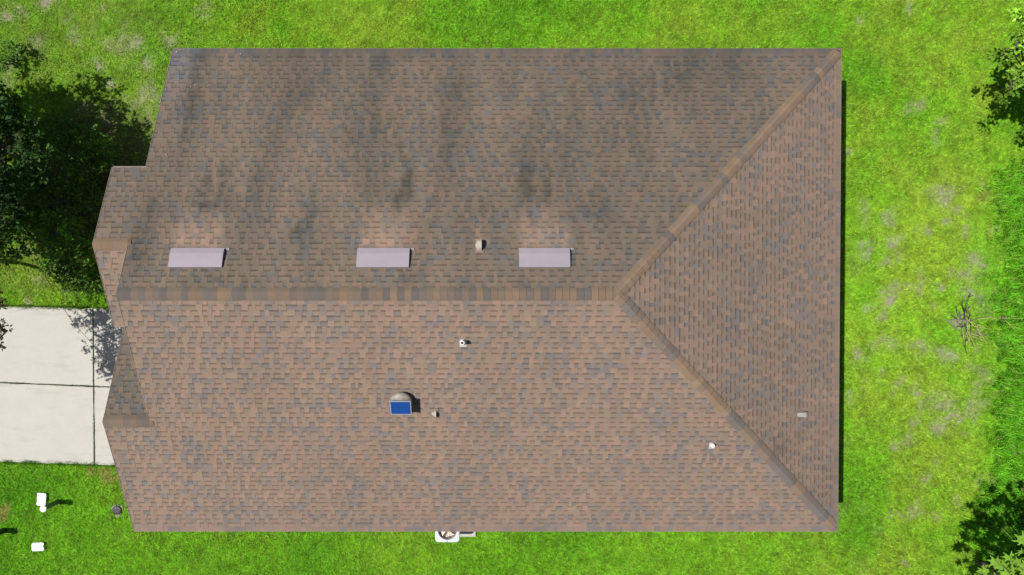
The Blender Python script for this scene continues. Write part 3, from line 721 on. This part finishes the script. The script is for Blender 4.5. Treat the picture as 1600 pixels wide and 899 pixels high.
# ------------------------------------------------------------------ small things on the lawn at the lower left
def post_thing(name, base, top_h, r, cap_mat, post_mat, lb, cat, cap_r):
    e = empty(name, base); tag(e, lb, cat)
    m = MB(); m.tube([(0,0,-.02),(0,0,top_h-.03)], r, 12); m.build('pole', post_mat, e)
    m = MB(); m.lathe((0,0,top_h-.05), [(cap_r*.9,0),(cap_r,.01),(cap_r,.045),(cap_r*.7,.06),(cap_r*.15,.066)], 20); m.build('cap', cap_mat, e, smooth=False)
    return e
b = at(90.5, 784, 0); post_thing('pipe_post', b, .70, .075, M_WHITE, M_POST, 'upright grey green pipe with a white round cap on the front lawn', 'pipe post', .10)
b = at(6, 829.0, 0); post_thing('garden_post', b, .60, .09, M_BLACKP, M_BLACKP, 'dark post at the left edge of the picture, only its shadow side in view', 'post', .11)
def cover(px0, py0, px1, py1, cut, lb, seed, tiltz=0, z=.08):
    c = at((px0+px1)/2, (py0+py1)/2, z); hw = (px1-px0)/2/(F_PX/(CAM_H-z)); hh = (py1-py0)/2/(F_PX/(CAM_H-z))
    e = empty('utility_box', (c.x, c.y, 0)); e.rotation_euler = (0,0,R(tiltz)); tag(e, lb, 'utility box', 'white utility boxes on the front lawn')
    P = [(-hw+.02,-hh),(hw-.03,-hh),(hw,-hh+.03),(hw,-.02),(hw-cut,0),(hw,hh*.45),(hw,hh-.02),(hw-.04,hh),(-hw+.05,hh),(-hw,hh-.05),(-hw,-hh+.04)] if cut else \
        [(-hw+.03,-hh),(hw-.01,-hh+.02),(hw,-hh+.05),(hw,hh-.04),(hw-.03,hh),(-hw+.03,hh),(-hw,hh-.03),(-hw+.015,-hh+.12),(-hw,-hh+.05)]
    m = MB(); m.prism([(x*.9, y*.9, -.02) for x, y in P], (0,0,z-.02)); m.build('body', M_WHITE, e)
    m = MB(); m.prism([(x, y, z-.025) for x, y in P], (0,0,.022)); m.build('lid', M_WHITE, e)
    m = MB(); m.lathe((hw*.55, hh*.5, z-.006), [(.012,0),(.010,.012)], 8); m.build('screw', M_GALV, e)
    return e
cover(57, 771, 71, 791, 0, 'low white utility box beside the capped pipe on the front lawn', 1, -5)
cover(49, 848.5, 68, 861.5, .04, 'white utility box with a notched edge, alone on the lawn below the capped pipe', 2, 2)
# round valve box in a torn sandy patch
c = at(182.5, 797.5, .03); e = empty('valve_box', (c.x, c.y, 0)); tag(e, 'round black valve box lid in a small sandy hole beside the house', 'valve box')
rr = random.Random(9); P = []
for k in range(26):
    t = 2*math.pi*k/26; q = .165*(1 + .35*max(0, math.cos(3*(t-.5)))) * rr.uniform(.8, 1.15); P.append((q*math.cos(t), q*math.sin(t), .012))
m = MB(); m.prism(P[::-1], (0,0,-.03)); m.v = [(x, y, z if z < 0 else z + rr.uniform(0, .012)) for x, y, z in m.v]; m.build('sand_collar', M_SAND, e)
m = MB(); m.lathe((0,0,0), [(.145,-.02),(.145,.035),(.13,.045),(.12,.04)], 22); m.build('rim', M_LID, e)
m = MB(); m.lathe((0,0,0), [(.118,.02),(.118,.046),(.06,.052),(.02,.05)], 22)
m.box(-.1,.1,-.006,.006,.05,.058); m.box(-.006,.006,-.1,.1,.05,.057); m.build('lid', M_LID, e)

# ------------------------------------------------------------------ trees and shrubs
def leaf_cloud(blobs, nclus, per, size, col, seed, cs=.30, lobed=False):
    """leaves in loose clusters through the crown: returns V, F, C and the cluster centres"""
    g = np.random.default_rng(seed); vol = np.array([b[3]**2*b[4] if len(b) > 4 else b[3]**3 for b in blobs]); vol = vol/vol.sum()
    cen = []
    for _ in range(nclus):
        b = blobs[g.choice(len(blobs), p=vol)]; rz = b[4] if len(b) > 4 else b[3]
        d = g.normal(0, 1, 3); d /= np.linalg.norm(d); rad = g.uniform(.45, 1.0)**.6
        cen.append((b[0]+d[0]*b[3]*rad, b[1]+d[1]*b[3]*rad, max(.25, b[2]+d[2]*rz*rad)))
    cen = np.array(cen); n = nclus*per; ci = np.repeat(np.arange(nclus), per)
    # leaves strung along short twigs that radiate from each cluster centre
    ntw = 7; tw = g.normal(0, 1, (nclus, ntw, 3)); tw[:, :, 2] *= .55; tw /= np.linalg.norm(tw, axis=2, keepdims=True)
    ti = g.integers(0, ntw, n); t = g.uniform(.1, 1, n)**.8; d = tw[ci, ti]
    csz = g.uniform(.6, 1.35, nclus)[ci]*cs
    p = cen[ci] + d*(t*csz)[:, None] + g.normal(0, cs*.10, (n, 3))
    L = g.uniform(.65, 1.25, n)*size; ax = d*.7 + g.normal(0, .6, (n, 3)); ax[:, 2] *= .6; ax /= np.linalg.norm(ax, axis=1, keepdims=True)
    nr_ = g.normal(0, .55, (n, 3)) + np.array((0,0,1.0)); sd = np.cross(ax, nr_); sd /= np.linalg.norm(sd, axis=1, keepdims=True); up = np.cross(sd, ax)
    wd_ = L*g.uniform(.24, .36, n)
    A = p; B = p + ax*(L*.5)[:, None] + sd*wd_[:, None] + up*(L*.07)[:, None]; C = p + ax*L[:, None] - up*(L*.08)[:, None]; D = p + ax*(L*.5)[:, None] - sd*wd_[:, None] + up*(L*.07)[:, None]
    V = np.stack([A,B,C,D], 1).reshape(-1, 3); b0 = np.arange(n)*4
    F = np.concatenate([np.stack([b0,b0+1,b0+2], 1), np.stack([b0,b0+2,b0+3], 1)])
    cl = (g.uniform(.7, 1.3, nclus)*np.where(g.random(nclus) < .14, 2.2, 1.0))[ci]*g.uniform(.7, 1.35, n); c = np.array(col)[None]*cl[:, None]  # some clusters brightened at random, painting in sunlit clumps
    yl = g.random(n) < .06; c[yl] *= np.array((1.7, 1.3, .9))
    return V, F, np.repeat(c, 4, 0), cen
def tree(name, base, h, blobs, nclus, per, size, col, seed, lb, cat='tree', trunk_r=.13, cs=.30, group=None, limb=1):
    e = empty(name, base); tag(e, lb, cat, group); bx, by = base[0], base[1]
    V, F, C, cen = leaf_cloud(blobs, nclus, per, size, col, seed, cs)
    V = V - np.array((bx, by, 0)); np_mesh('crown', V, F, M_LEAF, C, e)
    r = random.Random(seed); fork = Vector((r.uniform(-.15,.15), r.uniform(-.15,.15), h*.35))
    m = MB(); m.tube([(0,0,-.1), (r.uniform(-.05,.05), r.uniform(-.05,.05), h*.18), fork], [trunk_r*1.35, trunk_r, trunk_r*.85], 9); m.build('trunk', M_BARK, e)
    lm = MB(); mains = []
    for b in blobs:
        q = Vector((b[0]-bx, b[1]-by, b[2])); mid = fork.lerp(q, .5) + Vector((r.uniform(-.2,.2), r.uniform(-.2,.2), .15))
        lm.tube([fork, mid, q], [trunk_r*.6*limb, trunk_r*.4*limb, trunk_r*.16*limb], 6); mains.append((mid, q))
    for i in range(0, len(cen)):
        if i % 2 and len(cen) > 150: continue
        q = Vector(cen[i]) - Vector((bx, by, 0)); s = min((p for ab in mains for p in (ab[0], ab[1], ab[0].lerp(ab[1], .5))), key=lambda p: (p-q).length)
        md = s.lerp(q, .5) + Vector((r.uniform(-.1,.1), r.uniform(-.1,.1), .05)); lm.tube([s, md, q], [.022, .014, .005], 4, cap=False)
    lm.build('branches', M_BARK, e)
    return e
DG = (.036,.085,.016); MG = (.075,.155,.022); LG = (.12,.26,.03)
tree('shade_tree', (-16.6, 2.8, 0), 5.6, [(-15.9,2.9,4.2,1.9,1.3),(-14.6,4.1,3.9,1.5,1.0),(-14.3,1.9,4.0,1.6,1.1),(-15.2,5.3,3.4,1.2,.8),(-13.6,3.3,3.3,1.2,.8),(-14.9,.8,3.4,1.0,.8),(-16.9,4.6,4.3,1.6,1.1)],
     620, 60, .115, DG, 41, 'dark leafy shade tree whose crown enters from the left edge above the driveway', trunk_r=.2, cs=.36)
tree('driveway_tree', (-15.9, .5, 0), 5.5, [(-14.25,-1.35,3.3,.65,.4),(-14.45,-2.3,3.45,.6,.4),(-13.95,-.75,3.3,.45,.3),(-13.62,-1.45,3.0,.28,.2),(-14.3,-2.75,3.5,.4,.25),(-15.3,-1.0,3.9,.5,.4)],
     66, 40, .10, (.09,.085,.04), 42, 'sparse brown green branches reaching over the driveway at the left edge', trunk_r=.055, cs=.26, limb=.35)
tree('understory_tree', (-15.0, 2.0, 0), 2.6, [(-15.1,2.3,1.9,.8,.5),(-14.4,3.1,1.6,.7,.5),(-14.7,4.6,1.7,.8,.5),(-14.9,1.0,1.4,.7,.4),(-13.4,2.2,1.3,.7,.4),(-13.2,.5,1.0,.6,.35),(-12.6,3.6,1.2,.7,.4)],
     210, 45, .12, MG, 43, 'smaller understory tree in the shade beneath the dark tree', trunk_r=.06, cs=.30)
SHR = [(28,292,.35,'shrub with bright leaf tips at the left edge under the dark tree'), (62,312,.40,'light green shrub beside the pale mulch patch'), (18,350,.45,'leafy green shrub at the left edge above the open grass'),
       (45,330,.35,'low shrub between the mulch patch and the left edge'), (85,405,.45,'shrub at the edge of the sunny grass above the driveway'), (120,440,.42,'shrub growing just above the driveway in tree shade'),
       (130,390,.42,'shrub beside the peak of the entry gable'), (8,88,.5,'shrub at the left edge near the top of the picture'), (40,195,.35,'shrub in deep shade with a few bright leaves'), (98,205,.4,'shrub in the middle of the tree shadow on the upper left'),
       (108,352,.34,'shrub on the right side of the pale mulch patch'), (150,440,.36,'shrub squeezed between the entry gable and the driveway'), (72,378,.38,'shrub left of the grey mulch bed'), (160,300,.34,'shrub tight against the entry wall in deep shade'), (140,250,.36,'shrub in the inner corner where the roof edge steps'),
       (112,270,.3,'small yellow green shrub just above the mulch patch')]
for i, (px, py, r, lb) in enumerate(SHR):
    c = at(px, py, .5); g = np.random.default_rng(300+i)
    e = empty('shrub', (c.x, c.y, 0)); tag(e, lb, 'shrub', 'shrubs under the dark tree on the left')
    V, F, C, cen = leaf_cloud([(c.x,c.y,.5,r,.35)], 16, 26, .10, [x*1.2 for x in (LG if i % 2 == 0 else MG)], 600+i, .20)
    np_mesh('foliage', V-np.array((c.x,c.y,0)), F, M_LEAF, C, e)
    m = MB()
    for q in cen: 
        q = Vector(q)-Vector((c.x,c.y,0)); m.tube([(0,0,-.03), q*.5+Vector((0,0,.05)), q], [.014,.01,.004], 4, cap=False)
    m.build('stems', M_BARK, e)
# grey mulch patch under the tree
rr = random.Random(12)
def patch(px, py, rx, ry, seed, lb, z=.02, mt=None, cat='mulch patch'):
    c = at(px, py, 0); rr = random.Random(seed); n = 30; P = [Vector((c.x,c.y,z+.05))]; 
    for k in range(n):
        t = 2*math.pi*k/n; q = rr.uniform(.6, 1.2); P.append(Vector((c.x+rx*q*math.cos(t), c.y+ry*q*math.sin(t), -.01)))
    o = MB().add(P, [(0, k+1, (k+1) % n + 1) for k in range(n)]).build('mulch_patch', mt or M_MULCH); tag(o, lb, cat, kind='stuff')
patch(88, 318, .45, .28, 1, 'pale grey mulch patch in the tree shade'); patch(95, 372, .5, .3, 2, 'grey mulch bed beside the entry gable')
tree('right_tree', (16.6, 5.6, 0), 4.6, [(15.9,5.5,3.6,1.7,.9),(14.6,5.9,3.4,1.1,.6),(15.0,4.7,3.4,.95,.6),(16.2,7.0,3.6,1.1,.8),(13.9,5.5,3.2,.55,.35),(16.8,3.9,3.5,1.2,.8),(14.4,6.9,3.1,.6,.4),(13.3,6.1,3.2,.45,.35),(13.8,6.7,3.3,.5,.4),(13.4,5.1,3.0,.4,.3),(14.5,4.1,3.3,.6,.4)],
     400, 50, .12, (.17,.31,.03), 51, 'bright green leafy tree at the right edge near the top of the picture', trunk_r=.14, cs=.30)

# big lobed leaves at the lower right corner: each leaf a part
M_BIG = mat('large_lobed_leaf', (.19,.36,.03), .7, nscale=7, namt=.25, transl=.25, spec=.35)
bt = empty('large_leaved_tree', (14.7, -9.0, 0)); tag(bt, 'tree with large lobed light green leaves at the lower right corner', 'tree')
m = MB(); m.tube([(0,0,-.1),(.1,0,1.6),(0,.1,3.6)], [.11,.09,.06], 9); m.build('trunk', M_BARK, bt)
def lobed(seed, size):
    r = random.Random(seed); P = []; nl = 7
    for k in range(nl):
        t = math.pi*(-.78 + 1.56*k/(nl-1)); ln = size*(1 - .38*abs(t)/2.4)*r.uniform(.9, 1.1)
        for dt, q in ((-.17,.62),(-.09,.86),(0,1),(.09,.84),(.17,.6)): P.append((ln*q*math.cos(t+dt), ln*q*math.sin(t+dt)))
    V = [(0,0,0)] + [(x, y, -.35*(x*x+y*y)/size*r.uniform(.6,1.2)) for x, y in P]; n = len(P)
    F = [(0, i+1, i+2) for i in range(n-1)]
    me = bpy.data.meshes.new('leaf'); me.from_pydata([Vector(v) for v in V], [], F); me.materials.append(M_BIG); me.update(); return me
LM = [lobed(i, .24) for i in range(6)]
lm = MB(); g = random.Random(77); LB = []
spots = [(1556,877),(1568,888),(1578,870),(1590,880),(1598,862),(1584,893),(1600,845),(1572,902),(1560,905),(1610,872)]
for px, py in spots: LB.append(at(px, py, 4.6 + g.uniform(-.25,.25)))
for i in range(360):
    t = g.uniform(0, 6.28); q = math.sqrt(g.random()); LB.append(Vector((14.25 + 2.45*q*math.cos(t), -8.35 + 2.15*q*math.sin(t), 4.3 + g.uniform(-.5,.4))))
LB = [p for i, p in enumerate(LB) if i < len(spots) or not (p.x / (CAM_H-p.z) < .755 and p.y / (CAM_H-p.z) > -.425)]
for i, p in enumerate(LB):
    o = bpy.data.objects.new('leaf', LM[i % 6]); o.location = p - bt.location
    o.rotation_euler = (g.uniform(-.35,.35), g.uniform(-.35,.35), g.uniform(0, 6.28)); s = g.uniform(.75, 1.2); o.scale = (s,s,s); link(o, bt)
    q = p - bt.location
    if i % 2 == 0: lm.tube([(0,.1,3.2+.4*g.random()), q*.6+Vector((0,0,1.45)), q], [.03,.02,.006], 4, cap=False)
lm.build('branches', M_BARK, bt)

# fallen branch on the lawn at the right
def P_(px, py, z=.06): return at(px, py, z)
fb = empty('fallen_branch', at(1497, 505, 0)); tag(fb, 'fallen bare branch with dry straw stalks lying at the edge of the long grass', 'fallen branch')
off = Vector(fb.location)
def tw(name, pts, rads, mt, n=6):
    m = MB(); m.tube([P_(*p) - off for p in pts], rads, n); return m.build(name, mt, fb)
tw('limb', [(1478,500,.06),(1487,505,.12),(1497,515,.16),(1505,522,.12),(1509,530,.08)], [.010,.026,.024,.018,.010], M_DEADW)
tw('limb', [(1480,501,.10),(1492,500,.16),(1506,501,.2),(1516,503,.16)], [.014,.024,.022,.014], M_DEADW)
TW = [[(1506,502,.1),(1508,488,.2),(1511,476,.3),(1514,465,.25),(1522,461,.15)], [(1507,487,.15),(1504,477,.3),(1503,471,.3),(1511,470,.25)], [(1507,490,.15),(1500,495,.2),(1496,487,.3),(1499,485,.3)],
      [(1509,530,.08),(1508,543,.1),(1515,545,.06)], [(1509,528,.08),(1513,530,.15),(1506,536,.1)], [(1516,503,.16),(1528,498,.2),(1540,495,.15),(1548,495,.1)], [(1516,503,.1),(1518,512,.2),(1516,520,.1)],
      [(1497,500,.1),(1489,494,.2),(1486,492,.2)], [(1513,484,.2),(1516,480,.25),(1522,474,.2)], [(1514,465,.2),(1517,458,.2)], [(1520,510,.1),(1530,505,.2),(1536,508,.1)], [(1505,522,.1),(1499,527,.1)],
      [(1512,500,.1),(1517,492,.25),(1514,484,.3)], [(1500,505,.12),(1504,512,.2),(1512,508,.2),(1519,500,.2)]]
for i, t in enumerate(TW): tw('twig', t, [.014 - .009*j/(len(t)-1) for j in range(len(t))], M_SHADEWOOD if i % 3 != 2 else M_DEADW, 5)
r = random.Random(8)
for i in range(34):
    x, y = r.gauss(1508, 8), r.gauss(502, 11); a = r.uniform(0, 6.28); L = r.uniform(5, 15); b2 = a + r.uniform(-.9, .9)
    tw('twig', [(x,y,.08),(x+L*.5*math.cos(a), y+L*.5*math.sin(a), .18),(x+L*(.5*math.cos(a)+.5*math.cos(b2)), y+L*(.5*math.sin(a)+.5*math.sin(b2)), .12)], [.010,.007,.004], M_SHADEWOOD if i % 2 else M_DEADW, 4)
for i in range(24):
    x, y = r.uniform(1502,1530), r.uniform(495,525); a = r.gauss(.75, .45); L = r.uniform(10, 34)
    tw('dry_stalk', [(x,y,.1),(x+L*.5*math.cos(a), y+L*.5*math.sin(a), .26),(x+L*math.cos(a), y+L*math.sin(a), .2)], [.010,.008,.005], M_STRAW if i % 3 else M_DEADW, 4)
tw('dry_stalk', [(1560,497,.25),(1585,497.5,.3),(1606,498,.28)], [.006,.005,.004], M_STRAW, 4)
tw('dry_stalk', [(1571,501,.25),(1578,508,.3),(1585,515,.22)], [.009,.010,.007], M_STRAW, 4)
tw('dry_stalk', [(1532,498,.2),(1548,497,.28),(1563,497.5,.24)], [.008,.008,.008], M_STRAW, 4)
for i in range(9):
    a = r.uniform(0, 6.28); tw('dry_stalk', [(1567,498,.15),(1567+7*math.cos(a),498+5*math.sin(a),.26)], [.009,.005], M_DEADW, 4)
